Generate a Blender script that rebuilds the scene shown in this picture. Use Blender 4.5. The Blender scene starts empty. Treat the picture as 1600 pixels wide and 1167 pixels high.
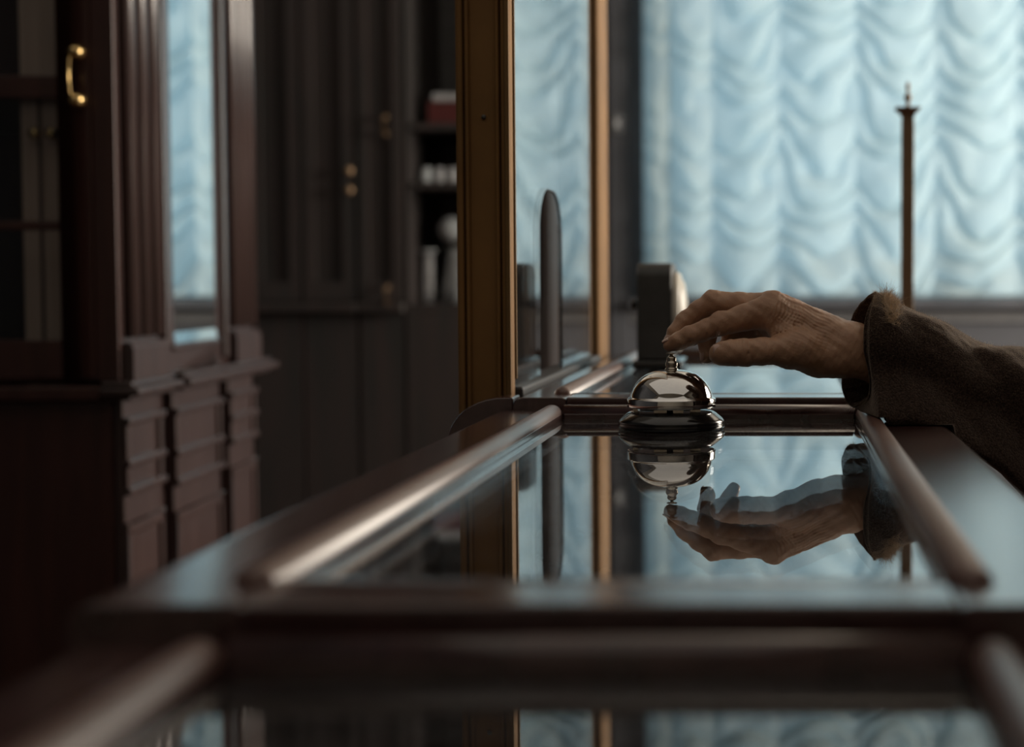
import bpy, bmesh, math, random
import numpy as np
from mathutils import Vector, Matrix, noise
random.seed(7); np.random.seed(7)
S = bpy.context.scene
COL = S.collection
PI = math.pi
# ------------------------------------------------------------------ camera
CZ = 1.07            # eye height above the floor
F = 2500.0           # focal length in pixels of the 1600 px wide frame
VX, HY = 1223.0, 437.0
PITCH = math.radians(2.8)
PX, PY = VX, HY + F * math.tan(PITCH)
cam_d = bpy.data.cameras.new('camera'); cam = bpy.data.objects.new('camera', cam_d); COL.objects.link(cam)
cam.location = (0, 0, CZ); cam.rotation_euler = (PI / 2 - PITCH, 0, 0)
cam_d.sensor_width = 36; cam_d.lens = 36 * F / 1600
cam_d.shift_x = -(PX - 800) / 1600; cam_d.shift_y = -(583.5 - PY) / 1600
cam_d.clip_start = .02
cam_d.dof.use_dof = True; cam_d.dof.focus_distance = 1.275; cam_d.dof.aperture_fstop = 56.25 / 12.5
S.camera = cam
cp, sp_ = math.cos(PITCH), math.sin(PITCH)

def P(px, py, d):
    """world point seen at a pixel at depth y = d"""
    u = (px - PX) / F; v = (PY - py) / F
    # camera axes: right (1,0,0), forward (0,cp,-sp), up (0,sp,cp)
    dx, dy, dz = u, cp + v * sp_, -sp_ + v * cp
    k = d / dy
    return Vector((dx * k, d, CZ + dz * k))

# ------------------------------------------------------------------ materials
def nt(name):
    m = bpy.data.materials.new(name); m.use_nodes = True
    n = m.node_tree.nodes; l = m.node_tree.links
    return m, n, l, n['Principled BSDF']

def ramp(n, stops):
    r = n.new('ShaderNodeValToRGB'); e = r.color_ramp.elements
    while len(e) < len(stops): e.new(.5)
    for i, (p, c) in enumerate(stops):
        e[i].position = p; e[i].color = (*c, 1) if len(c) == 3 else c
    return r

def coords(n, l, scale=(1, 1, 1), space='Object'):
    t = n.new('ShaderNodeTexCoord'); mp = n.new('ShaderNodeMapping')
    mp.inputs['Scale'].default_value = scale
    l.new(t.outputs[space], mp.inputs['Vector']); return mp.outputs['Vector']

def mat_wood(name, c1, c2, rough=.3, scale=(30, 3, 30), coat=.3, bump=.05):
    m, n, l, b = nt(name)
    v = coords(n, l, scale)
    ns = n.new('ShaderNodeTexNoise'); ns.inputs['Scale'].default_value = 1.2; ns.inputs['Detail'].default_value = 8; ns.inputs['Distortion'].default_value = .6
    l.new(v, ns.inputs['Vector'])
    r = ramp(n, [(.3, c1), (.7, c2)]); l.new(ns.outputs['Fac'], r.inputs['Fac']); l.new(r.outputs['Color'], b.inputs['Base Color'])
    b.inputs['Roughness'].default_value = rough
    b.inputs['Coat Weight'].default_value = coat; b.inputs['Coat Roughness'].default_value = .18 if name != 'mahogany_moulding' else .34
    bp = n.new('ShaderNodeBump'); bp.inputs['Strength'].default_value = bump; bp.inputs['Distance'].default_value = .002
    l.new(ns.outputs['Fac'], bp.inputs['Height']); l.new(bp.outputs['Normal'], b.inputs['Normal'])
    return m

def mat_plain(name, c, rough=.5, metal=0, var=.12, nscale=20, spec=.5, bump=0, **kw):
    m, n, l, b = nt(name)
    ns = n.new('ShaderNodeTexNoise'); ns.inputs['Scale'].default_value = nscale; ns.inputs['Detail'].default_value = 5
    l.new(coords(n, l), ns.inputs['Vector'])
    lo = tuple(x * (1 - var) for x in c); hi = tuple(min(1, x * (1 + var)) for x in c)
    r = ramp(n, [(.3, lo), (.7, hi)]); l.new(ns.outputs['Fac'], r.inputs['Fac']); l.new(r.outputs['Color'], b.inputs['Base Color'])
    b.inputs['Roughness'].default_value = rough; b.inputs['Metallic'].default_value = metal
    b.inputs['Specular IOR Level'].default_value = spec
    for k, x in kw.items(): b.inputs[k.replace('_', ' ')].default_value = x
    if bump:
        bp = n.new('ShaderNodeBump'); bp.inputs['Strength'].default_value = bump; bp.inputs['Distance'].default_value = .001
        l.new(ns.outputs['Fac'], bp.inputs['Height']); l.new(bp.outputs['Normal'], b.inputs['Normal'])
    return m

def mat_glass(name, ior=1.5, tint=(.9, .93, .95), dust=0.0):
    """sheet glass: fresnel reflection over straight transmission, optional dust specks"""
    m = bpy.data.materials.new(name); m.use_nodes = True
    n = m.node_tree.nodes; l = m.node_tree.links; n.clear()
    o = n.new('ShaderNodeOutputMaterial'); mx = n.new('ShaderNodeMixShader'); fr = n.new('ShaderNodeFresnel')
    tr = n.new('ShaderNodeBsdfTransparent'); gl = n.new('ShaderNodeBsdfGlossy')
    fr.inputs['IOR'].default_value = ior; tr.inputs['Color'].default_value = (*tint, 1)
    gl.inputs['Roughness'].default_value = 0.0; gl.inputs['Color'].default_value = (1, 1, 1, 1)
    # the fresnel node flips on back faces; use the geometry's own incoming angle for both sides
    ge = n.new('ShaderNodeNewGeometry')
    bk = n.new('ShaderNodeVectorMath'); bk.operation = 'SCALE'
    ma = n.new('ShaderNodeMath'); ma.operation = 'MULTIPLY_ADD'; ma.inputs[1].default_value = (1 / ior - ior); ma.inputs[2].default_value = ior
    # on the back face give 1/ior inverted so that reflection stays that of the outer side
    ma.inputs[1].default_value = (1.0 / ior) - ior
    l.new(ge.outputs['Backfacing'], ma.inputs[0])
    # Fresnel node inverts ior on backfacing itself, so feed the plain value through
    l.new(fr.outputs['Fac'], mx.inputs['Fac']); l.new(tr.outputs[0], mx.inputs[1]); l.new(gl.outputs[0], mx.inputs[2])
    inv = n.new('ShaderNodeMath'); inv.operation = 'MULTIPLY_ADD'
    l.new(ge.outputs['Backfacing'], inv.inputs[0]); inv.inputs[1].default_value = (1.0 / ior) - ior; inv.inputs[2].default_value = ior
    l.new(inv.outputs[0], fr.inputs['IOR'])
    n.remove(bk); n.remove(ma)
    out = mx.outputs[0]
    if dust:
        df = n.new('ShaderNodeBsdfDiffuse'); df.inputs['Color'].default_value = (.6, .6, .6, 1)
        ns = n.new('ShaderNodeTexNoise'); ns.inputs['Scale'].default_value = 900; ns.inputs['Detail'].default_value = 2
        v = coords(n, l); l.new(v, ns.inputs['Vector'])
        r = ramp(n, [(.62, (0, 0, 0)), (.67, (dust, dust, dust))]); l.new(ns.outputs['Fac'], r.inputs['Fac'])
        n2 = n.new('ShaderNodeTexNoise'); n2.inputs['Scale'].default_value = 14; n2.inputs['Detail'].default_value = 3; l.new(v, n2.inputs['Vector'])
        r2 = ramp(n, [(.35, (.1, .1, .1)), (.7, (1, 1, 1))]); l.new(n2.outputs['Fac'], r2.inputs['Fac'])
        mu = n.new('ShaderNodeMath'); mu.operation = 'MULTIPLY'; l.new(r.outputs['Color'], mu.inputs[0]); l.new(r2.outputs['Color'], mu.inputs[1])
        m2 = n.new('ShaderNodeMixShader'); l.new(mu.outputs[0], m2.inputs['Fac']); l.new(out, m2.inputs[1]); l.new(df.outputs[0], m2.inputs[2])
        out = m2.outputs[0]
    l.new(out, o.inputs['Surface'])
    return m

M = {}
M['counter'] = mat_wood('mahogany_counter', (.038, .016, .015), (.075, .032, .030), .24, (40, 3, 40), .9, .03)
M['moulding'] = mat_wood('mahogany_moulding', (.085, .032, .024), (.17, .085, .066), .36, (60, 4, 60), .6, .04)
M['dark_inside'] = mat_plain('dark_case_lining', (.02, .018, .018), .9)
M['cabwood'] = mat_wood('mahogany_cabinet', (.038, .022, .021), (.068, .040, .038), .33, (30, 30, 2.5), .5, .05)
M['cabdark'] = mat_wood('dark_cabinet_front', (.040, .015, .013), (.070, .026, .021), .35, (30, 30, 2.5), .2, .05)
M['inner'] = mat_wood('light_brown_wood', (.50, .36, .28), (.62, .46, .37), .6, (60, 60, 3), .0, .05)
M['bank'] = mat_wood('hazed_wall_cabinet', (.036, .037, .037), (.060, .046, .045), .5, (22, 22, 1.6), .0, .08)  # haze over the far cabinets is put into the greyed wood colour
M['brass'] = mat_plain('brass', (.80, .56, .25), .22, 1)
M['bronze'] = mat_plain('bronzed_frame', (.27, .142, .046), .68, .35, .25, 8, bump=.1)
M['bronze2'] = mat_plain('bronzed_bead', (.22, .13, .05), .6, .5, .2, 8)
M['rail_grey'] = mat_plain('grey_metal_channel', (.05, .05, .053), .5, .3)
M['oldbrass'] = mat_plain('dull_brass', (.30, .20, .12), .45, .4, .15, 8)
M['chrome'] = mat_plain('chrome', (.80, .79, .77), .035, 1, .01)
M['nickel'] = mat_plain('aged_nickel', (.50, .44, .36), .18, 1, .1)
M['blackpaint'] = mat_plain('black_enamel', (.008, .008, .008), .16, 0, .05, 60, .6, Coat_Weight=.4)
M['glass_top'] = mat_glass('counter_glass', 2.0, (.80, .82, .84), .5)
M['glass'] = mat_glass('screen_glass', 1.85, (.93, .95, .96))
M['glass_door'] = mat_glass('door_glass', 1.5, (.9, .92, .93))
M['mirror'] = mat_plain('mirror_glass', (.92, .95, .95), .01, 1, .0)
M['wall'] = mat_plain('blue_grey_paint', (.085, .09, .105), .8, 0, .08, 3)
M['greypaint'] = mat_plain('grey_trim_paint', (.17, .175, .185), .5)
M['cream'] = mat_plain('cream_plaster', (.52, .48, .42), .85, 0, .06, 3)
M['ceil'] = mat_plain('ceiling_plaster', (.60, .57, .52), .9, 0, .05, 3)
M['floor'] = mat_wood('floor_boards', (.05, .028, .02), (.10, .055, .035), .35, (3, 14, 3), .1)
M['white'] = mat_plain('white_paint', (.55, .57, .60), .5)
M['paper'] = mat_plain('white_cloth', (.62, .68, .72), .8)
M['red'] = mat_plain('red_card', (.14, .035, .035), .5)
M['greymetal'] = mat_plain('dark_grey_metal', (.075, .075, .073), .4, .1, .15, 40, bump=.1)
M['dial'] = mat_plain('cream_dial', (.80, .76, .66), .3)
M['cell'] = mat_plain('crumpled_tissue', (.30, .27, .24), .45, 0, .3, 30)

# window cloth : thin fabric, part light through, part scattered back
def mat_curtain():
    m = bpy.data.materials.new('sheer_festoon_cloth'); m.use_nodes = True
    n = m.node_tree.nodes; l = m.node_tree.links; n.clear()
    o = n.new('ShaderNodeOutputMaterial'); mx = n.new('ShaderNodeMixShader'); mx.inputs['Fac'].default_value = .62
    d = n.new('ShaderNodeBsdfDiffuse'); t = n.new('ShaderNodeBsdfTranslucent')
    ns = n.new('ShaderNodeTexNoise'); ns.inputs['Scale'].default_value = 4; l.new(coords(n, l), ns.inputs['Vector'])
    r = ramp(n, [(.3, (.62, .77, .81)), (.7, (.66, .80, .83))]); l.new(ns.outputs['Fac'], r.inputs['Fac'])
    l.new(r.outputs['Color'], d.inputs['Color']); l.new(r.outputs['Color'], t.inputs['Color'])
    l.new(d.outputs[0], mx.inputs[1]); l.new(t.outputs[0], mx.inputs[2]); l.new(mx.outputs[0], o.inputs['Surface'])
    return m
M['curtain'] = mat_curtain()

def mat_skin():
    m, n, l, b = nt('skin')
    v = coords(n, l)
    ns = n.new('ShaderNodeTexNoise'); ns.inputs['Scale'].default_value = 60; ns.inputs['Detail'].default_value = 5; l.new(v, ns.inputs['Vector'])
    r = ramp(n, [(.3, (.43, .24, .145)), (.7, (.55, .325, .205))]); l.new(ns.outputs['Fac'], r.inputs['Fac']); l.new(r.outputs['Color'], b.inputs['Base Color'])
    b.inputs['Roughness'].default_value = .40
    b.inputs['Subsurface Weight'].default_value = .25; b.inputs['Subsurface Radius'].default_value = (1, .35, .2); b.inputs['Subsurface Scale'].default_value = .006
    # fine creases
    v2 = coords(n, l, (520, 520, 190))
    vo = n.new('ShaderNodeTexVoronoi'); vo.inputs['Scale'].default_value = 2.2; vo.feature = 'DISTANCE_TO_EDGE'; l.new(v2, vo.inputs['Vector'])
    n2 = n.new('ShaderNodeTexNoise'); n2.inputs['Scale'].default_value = 260; n2.inputs['Detail'].default_value = 6; l.new(v, n2.inputs['Vector'])
    ad = n.new('ShaderNodeMath'); ad.operation = 'ADD'; l.new(vo.outputs['Distance'], ad.inputs[0]); l.new(n2.outputs['Fac'], ad.inputs[1])
    bp = n.new('ShaderNodeBump'); bp.inputs['Strength'].default_value = .45; bp.inputs['Distance'].default_value = .0006
    l.new(ad.outputs[0], bp.inputs['Height']); l.new(bp.outputs['Normal'], b.inputs['Normal'])
    return m
M['skin'] = mat_skin()
M['nail'] = mat_plain('fingernail', (.60, .40, .32), .25, 0, .05, 60)

def mat_wool():
    m, n, l, b = nt('brown_wool')
    v = coords(n, l)
    w = n.new('ShaderNodeTexNoise'); w.inputs['Scale'].default_value = 700; w.inputs['Detail'].default_value = 3; l.new(v, w.inputs['Vector'])
    n2 = n.new('ShaderNodeTexNoise'); n2.inputs['Scale'].default_value = 40; n2.inputs['Detail'].default_value = 4; l.new(v, n2.inputs['Vector'])
    r = ramp(n, [(.35, (.016, .010, .008)), (.7, (.075, .048, .036))]); l.new(w.outputs['Fac'], r.inputs['Fac']); l.new(r.outputs['Color'], b.inputs['Base Color'])
    b.inputs['Roughness'].default_value = .95; b.inputs['Specular IOR Level'].default_value = .15
    b.inputs['Sheen Weight'].default_value = .55; b.inputs['Sheen Roughness'].default_value = .4; b.inputs['Sheen Tint'].default_value = (.9, .75, .62, 1)
    ad = n.new('ShaderNodeMath'); ad.operation = 'ADD'; l.new(w.outputs['Fac'], ad.inputs[0]); l.new(n2.outputs['Fac'], ad.inputs[1])
    bp = n.new('ShaderNodeBump'); bp.inputs['Strength'].default_value = .9; bp.inputs['Distance'].default_value = .0012
    l.new(ad.outputs[0], bp.inputs['Height']); l.new(bp.outputs['Normal'], b.inputs['Normal'])
    return m
M['wool'] = mat_wool()
M['hair'] = mat_plain('dark_hair', (.03, .018, .012), .5, 0, .4, 90)
M['fur'] = mat_plain('frayed_wool_fibre', (.58, .44, .30), .6, 0, .3, 200)

# ------------------------------------------------------------------ mesh helpers
class MB:
    def __init__(s): s.v = []; s.f = []; s.sm = []
    def add(s, vs, fs, smooth=False):
        o = len(s.v); s.v += [tuple(v) for v in vs]; s.f += [tuple(i + o for i in f) for f in fs]; s.sm += [smooth] * len(fs); return s
    def box(s, x0, x1, y0, y1, z0, z1):
        vs = [(x, y, z) for x in (x0, x1) for y in (y0, y1) for z in (z0, z1)]
        return s.add(vs, [(0, 1, 3, 2), (4, 6, 7, 5), (0, 4, 5, 1), (2, 3, 7, 6), (0, 2, 6, 4), (1, 5, 7, 3)])
    def lathe(s, c, prof, n=48, axis='Z', smooth=True):
        vs, fs = [], []
        for (r, h) in prof:
            for i in range(n):
                a = 2 * PI * i / n
                p = (r * math.cos(a), r * math.sin(a), h)
                if axis == 'X': p = (p[2], p[0], p[1])
                if axis == 'Y': p = (p[0], p[2], p[1])
                vs.append((c[0] + p[0], c[1] + p[1], c[2] + p[2]))
        for k in range(len(prof) - 1):
            for i in range(n):
                j = (i + 1) % n; fs.append((k * n + i, k * n + j, (k + 1) * n + j, (k + 1) * n + i))
        if prof[0][0] > 1e-6: fs.append(tuple(range(n))[::-1])
        if prof[-1][0] > 1e-6: fs.append(tuple((len(prof) - 1) * n + i for i in range(n)))
        return s.add(vs, fs, smooth)
    def prism(s, poly, axis, a0, a1, smooth=False):
        """poly: 2-D outline in the two other axes; extruded along axis"""
        def mk(p, a): return {'X': (a, p[0], p[1]), 'Y': (p[0], a, p[1]), 'Z': (p[0], p[1], a)}[axis]
        n = len(poly)
        vs = [mk(p, a0) for p in poly] + [mk(p, a1) for p in poly]
        fs = [(i, (i + 1) % n, n + (i + 1) % n, n + i) for i in range(n)]
        s.add(vs, fs, smooth); s.add(vs[:n], [tuple(range(n))[::-1]]); s.add(vs[n:], [tuple(range(n))]); return s
    def tube(s, pts, rs, n=10, smooth=True):
        vs, fs = [], []; pts = [Vector(p) for p in pts]
        if not hasattr(rs, '__len__'): rs = [rs] * len(pts)
        for k, p in enumerate(pts):
            t = (pts[min(k + 1, len(pts) - 1)] - pts[max(k - 1, 0)]).normalized()
            up = Vector((0, 0, 1)) if abs(t.z) < .9 else Vector((1, 0, 0))
            a = t.cross(up).normalized(); b = a.cross(t)
            for i in range(n):
                g = 2 * PI * i / n; vs.append(p + (a * math.cos(g) + b * math.sin(g)) * rs[k])
        for k in range(len(pts) - 1):
            for i in range(n):
                j = (i + 1) % n; fs.append((k * n + i, k * n + j, (k + 1) * n + j, (k + 1) * n + i))
        fs.append(tuple(range(n))[::-1]); fs.append(tuple((len(pts) - 1) * n + i for i in range(n)))
        return s.add(vs, fs, smooth)
    def build(s, name, mat, parent=None, bevel=0, seg=2, angle=35):
        me = bpy.data.meshes.new(name); me.from_pydata(s.v, [], s.f)
        me.polygons.foreach_set('use_smooth', s.sm); me.materials.append(mat)
        bm = bmesh.new(); bm.from_mesh(me); bmesh.ops.remove_doubles(bm, verts=bm.verts, dist=1e-6); bmesh.ops.recalc_face_normals(bm, faces=bm.faces); bm.to_mesh(me); bm.free()
        o = bpy.data.objects.new(name, me); COL.objects.link(o)
        if parent: o.parent = parent
        if bevel:
            b = o.modifiers.new('edge', 'BEVEL'); b.width = bevel; b.segments = seg; b.limit_method = 'ANGLE'; b.angle_limit = math.radians(angle)
            for p in me.polygons: p.use_smooth = True
            w = o.modifiers.new('wn', 'WEIGHTED_NORMAL'); w.keep_sharp = True
        return o

def tag(o, label=None, cat=None, group=None, kind=None):
    if label: o['label'] = label
    if cat: o['category'] = cat
    if group: o['group'] = group
    if kind: o['kind'] = kind
    return o
def empty(name, loc=(0, 0, 0), rz=0):
    o = bpy.data.objects.new(name, None); COL.objects.link(o); o.location = loc; o.rotation_euler = (0, 0, rz); o.empty_display_size = .05
    return o
def bx(name, mat, b, parent=None, bevel=0): return MB().box(*b).build(name, mat, parent, bevel)
def struct(o): o['kind'] = 'structure'; return o

# ------------------------------------------------------------------ room shell
RX0, RX1, RY0, RY1, RH = -2.6, 2.7, -2.6, 6.12, 3.1
struct(bx('floor', M['floor'], (RX0 - .1, RX1 + .1, RY0 - .1, RY1 + .1, -.1, 0)))
struct(bx('ceiling', M['ceil'], (RX0 - .1, RX1 + .1, RY0 - .1, RY1 + .1, RH, RH + .1)))
struct(bx('wall_left', M['wall'], (RX0 - .1, RX0, RY0, RY1, 0, RH)))
struct(bx('wall_near', M['cream'], (RX0 - .1, RX1 + .1, RY0 - .1, RY0, 0, RH)))
# far wall with the festooned window
WX0, WX1, WZ0, WZ1 = -.50, 1.75, CZ - .075, 2.66
w = MB(); y0, y1 = RY1, RY1 + .25
w.box(RX0 - .1, WX0, y0, y1, 0, RH).box(WX1, RX1 + .1, y0, y1, 0, RH).box(WX0, WX1, y0, y1, 0, WZ0).box(WX0, WX1, y0, y1, WZ1, RH)
struct(w.build('wall_far', M['wall']))
# right wall with a second, uncurtained window (out of the picture, it lights the room)
SY0, SY1, SZ0, SZ1 = 3.3, 5.3, 1.0, 2.6
w = MB(); w.box(RX1, RX1 + .25, RY0 - .1, SY0, 0, RH).box(RX1, RX1 + .25, SY1, RY1 + .25, 0, RH).box(RX1, RX1 + .25, SY0, SY1, 0, SZ0).box(RX1, RX1 + .25, SY0, SY1, SZ1, RH)
struct(w.build('wall_right', M['cream']))
def window(name, a0, a1, z0, z1, pos, axis):
    m = MB(); t = .05
    def bb(u0, u1, c0, c1, d0=0, d1=.05):
        if axis == 'Y': m.box(u0, u1, pos + d0, pos + d1, c0, c1)
        else: m.box(pos + d0, pos + d1, u0, u1, c0, c1)
    bb(a0, a0 + t, z0, z1); bb(a1 - t, a1, z0, z1); bb(a0 + t, a1 - t, z0, z0 + t); bb(a0 + t, a1 - t, z1 - t, z1)
    c = (a0 + a1) / 2; bb(c - .025, c + .025, z0 + t, z1 - t)
    o = struct(m.build(name, M['white'], bevel=.004))
    g = MB()
    if axis == 'Y': g.box(a0 + t, a1 - t, pos + .02, pos + .026, z0 + t, z1 - t)
    else: g.box(pos + .02, pos + .026, a0 + t, a1 - t, z0 + t, z1 - t)
    g.build('window_pane', M['glass_door'], o)
    return o
window('window_1', WX0 + .001, WX1 - .001, WZ0 + .001, WZ1 - .001, RY1 + .16, 'Y')
window('window_2', SY0 + .001, SY1 - .001, SZ0 + .001, SZ1 - .001, RX1 + .16, 'X')
# sill board and the dado below the window
sb = MB().box(WX0 - .08, WX1 + .1, RY1 - .075, RY1 + .15, WZ0 - .035, WZ0 + .0).build('trim_1', M['wall'], bevel=.006); struct(sb)
sb = MB().box(WX0 - .10, RX1, RY1 - .02, RY1 - .001, WZ0 - .085, WZ0 - .05).build('trim_2', M['greypaint'], bevel=.004); struct(sb)
struct(bx('baseboard_far', M['cabdark'], (RX0, RX1, RY1 - .02, RY1 - .001, 0, .12)))
# wall strip at the left edge of the window (dark reveal board)
struct(MB().box(-.66, WX0 - .085, RY1 - .03, RY1 - .001, .13, RH).build('trim_3', M['wall'], bevel=.004))

# light switch seen right of the screen frame
p = P(964, 193, RY1 - .03)
sw = empty('light_switch', (p.x, RY1 - .031, p.z)); tag(sw, 'small pale light switch on the dark wall strip beside the curtained window', 'light switch')
MB().box(-.02, .02, -.008, 0, -.035, .035).build('plate', M['greypaint'], sw, .003); MB().box(-.008, .008, -.014, -.008, -.015, .015).build('rocker', M['white'], sw, .002)

# ------------------------------------------------------------------ festoon curtain
def curtain():
    D = 6.03
    cols = [(px - VX) / F * D for px in (940, 1006, 1048, 1115, 1218, 1337, 1461, 1588, 1712, 1836, 1960)]
    cols = [c for c in cols if c < 1.66]
    x0, x1 = cols[1], 1.64
    z0, z1 = CZ - .058, 2.70
    nx, nz = 430, 620
    xs = np.linspace(x0, x1, nx); zs = np.linspace(z0, z1, nz)
    X, Z = np.meshgrid(xs, zs, indexing='ij')
    Y = np.zeros_like(X); ca = np.array(cols + [2.0])
    k = np.searchsorted(ca, X, side='right') - 1; k = np.clip(k, 0, len(ca) - 2)
    u = (X - ca[k]) / (ca[k + 1] - ca[k]); wdt = ca[k + 1] - ca[k]
    rng = np.random.RandomState(3); off = .3 + rng.rand(20) * .10; sagj = .8 + rng.rand(20) * .5; per = .130 * np.ones(20)
    nn = np.array([[noise.noise(Vector((x * 3.1, z * 4.7, 1.3))) for z in zs[::6]] for x in xs[::6]])
    def up(a):
        ix = np.linspace(0, a.shape[0] - 1, nx); iz = np.linspace(0, a.shape[1] - 1, nz)
        b = np.array([np.interp(iz, np.arange(a.shape[1]), r) for r in a]); return np.array([np.interp(ix, np.arange(b.shape[0]), b[:, j]) for j in range(nz)]).T
    n1 = up(nn)
    n2 = up(np.array([[noise.noise(Vector((x * 11, z * 12, 5.3))) for z in zs[::6]] for x in xs[::6]]))
    sag = np.minimum(wdt, .32) * .42 * sagj[k]
    s = 1 - np.abs(2 * u - 1) ** 1.9
    ph = (Z + sag * s) / per[k] + off[k] + n1 * 1.1 + n2 * .22
    fr = ph - np.floor(ph)
    # pouch profile: belly out low, tucked back under sharply
    pr = np.where(fr < .22, np.sin(fr / .22 * PI / 2), np.cos((fr - .22) / .78 * PI / 2) ** 1.15)
    fr2 = (ph * 2.3 + n2) % 1.0
    amp = .036 * (.45 + .55 * s) * np.minimum(1, wdt / .2)
    Y = D - amp * pr + .02 * (1 - s) + n2 * .012
    # each pouch hangs over the tuck below it
    Z = Z - .034 * (.25 + .75 * s) * np.exp(-((fr - .13) / .085) ** 2) * np.minimum(1, wdt / .2)
    Z = np.maximum(Z, z0)
    v = np.stack([X, Y, Z], -1).reshape(-1, 3)
    idx = np.arange(nx * nz).reshape(nx, nz)
    q = np.stack([idx[:-1, :-1], idx[1:, :-1], idx[1:, 1:], idx[:-1, 1:]], -1).reshape(-1, 4)
    me = bpy.data.meshes.new('festoon_curtain'); me.from_pydata(v.tolist(), [], q.tolist()); me.polygons.foreach_set('use_smooth', [True] * len(q)); me.materials.append(M['curtain'])
    o = bpy.data.objects.new('festoon_curtain', me); COL.objects.link(o)
    tag(o, 'pale blue sheer festoon curtain gathered in scalloped swags across the window', 'curtain')
    # header rod
    MB().tube([(x0 - .03, D - .01, z1 + .012), (x1 + .02, D - .01, z1 + .012)], .012).build('curtain_rod', M['white'], o)
curtain()

# ------------------------------------------------------------------ counter modules
XL, XR, XIL, XIR = -.250, .131, -.188, .062
def half_round(w, h, base, n=10):
    return [(w / 2 - w / 2 * math.cos(PI * i / n), base + (h - base) * (math.sin(PI * i / n) ** .7)) for i in range(n + 1)]
def counter(label, y0, y1, hg, XL=XL, ew=.0305):
    zg = CZ - hg; r = empty('display_counter', ((XL + XR) / 2, (y0 + y1) / 2, 0))
    tag(r, label, 'display counter', 'glass topped display counters in a row')
    cx, cy = r.location.x, r.location.y
    def sh(m):
        m.v = [(v[0] - cx, v[1] - cy, v[2]) for v in m.v]; return m
    yi0, yi1 = y0 + ew + .021, y1 - .0195
    # rails: profile rounded at the outer edge
    def rail_poly(inner, outer, R=.010):
        s = 1 if outer > inner else -1
        pts = [(inner, zg - .012), (inner, zg + .0045), ]
        pts += [(inner + s * .004, zg + .006)]
        for i in range(7):
            a = PI / 2 * i / 6
            pts.append((outer - s * R + s * R * math.sin(a), zg + .006 - R * .8 + R * .8 * math.cos(a)))
        pts += [(outer, zg - .012), (outer - s * .006, zg - .020), (outer - s * .012, zg - .022), (outer - s * .016, zg - .034), (inner, zg - .034)]
        return pts
    for inner, outer in ((XIL, XL), (XIR, XR)):
        sh(MB().prism(rail_poly(inner, outer), 'Y', y0, y1)).build('side_rail', M['counter'], r, .0012, 2, 50)
    for inner, outer in ((yi0, y0 + .0), (yi1, y1)):
        sh(MB().prism(rail_poly(inner, outer, .0022 if inner == yi0 else .006), 'X', XIL + .0003, XIR - .0003)).build('end_rail', M['counter'], r, .0012, 2, 50)
    # raised mouldings round the pane; long ones have rounded ends
    mw = .018
    for x in (XIL - mw, XIR):
        m = MB(); pr = half_round(mw, .0125, -.0008, 12); ys = [yi0 - .018, yi0 - .0175, yi0 - .016, yi0 - .012, yi1 - .004, yi1 + .0035, yi1 + .0065, yi1 + .008]; sc = [.25, .5, .75, 1, 1, .9, .6, .2]
        vs = [];
        for yy, s_ in zip(ys, sc):
            for (t, h) in pr: vs.append((x + mw / 2 + (t - mw / 2) * s_, yy, zg + (h if h < .001 else h * (.35 + .65 * s_))))
        n = len(pr); fs = []
        for k in range(len(ys) - 1):
            for i in range(n): j = (i + 1) % n; fs.append((k * n + i, k * n + j, (k + 1) * n + j, (k + 1) * n + i))
        fs += [tuple(range(n)), tuple((len(ys) - 1) * n + i for i in range(n))]
        sh(m.add(vs, fs, True)).build('moulding', M['moulding'], r)
    for ya in (yi0 - mw, yi1):
        pr = [(ya + t, zg + h) for t, h in half_round(mw, .0120 if ya == yi1 else .0066, -.0008, 12)]
        sh(MB().prism(pr, 'X', XIL + .0002, XIR - .0002, True)).build('moulding', M['counter'], r)
    sh(MB().box(XIL + .0005, XIR - .0005, yi0 + .0005, yi1 - .0005, zg - .006, zg)).build('glass_top', M['glass_top'], r)
    # carcass
    a, b, c, d, t = XL + .018, XR - .018, y0 + .016, y1 - .016, .018; zt = zg - .0345
    m = MB().box(a, a + t, c, d, .08, zt).box(b - t, b, c, d, .08, zt).box(a + t, b - t, c, c + t, .08, zt).box(a + t, b - t, d - t, d, .08, zt)
    sh(m).build('carcass', M['counter'], r, .002)
    sh(MB().box(a + t, b - t, c + t, d - t, zg - .19, zg - .175)).build('display_tray', M['dark_inside'], r)
    sh(MB().box(a + .02, b - .02, c + .02, d - .02, 0, .0795)).build('plinth', M['cabdark'], r)
    for (u0, u1) in ((c + .06, (c + d) / 2 - .03), ((c + d) / 2 + .03, d - .06)):
        sh(MB().box(a - .006, a, u0, u1, .16, zt - .10)).build('side_panel', M['counter'], r, .004)
        sh(MB().box(b, b + .006, u0, u1, .16, zt - .10)).build('side_panel', M['counter'], r, .004)
    return r
mid = counter('dark mahogany glass-topped display counter the bell stands on', .553, 1.384, .119)
near = counter('nearest glass-topped counter, at the bottom edge behind the blurred dark rail', -.285, .552, .133)
far = counter('farther glass-topped counter beneath the glass screen and desk clock', 1.385, 2.235, .108, XL=-.2345, ew=.0365)
# curved corner block beside the far counter's front
zt = CZ - .1025
pts = [(-.2350, .0), (-.2350, zt)] + [(-.2430 - .049 * math.sin(PI / 2 * i / 10), zt - .038 + .038 * math.cos(PI / 2 * i / 10)) for i in range(11)] + [(-.292, .0)]
pts = [(x - far.location.x, z) for x, z in pts]
MB().prism(pts, 'Y', 1.390 - far.location.y, 1.427 - far.location.y).build('corner_block', M['counter'], far, .0015)

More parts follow.
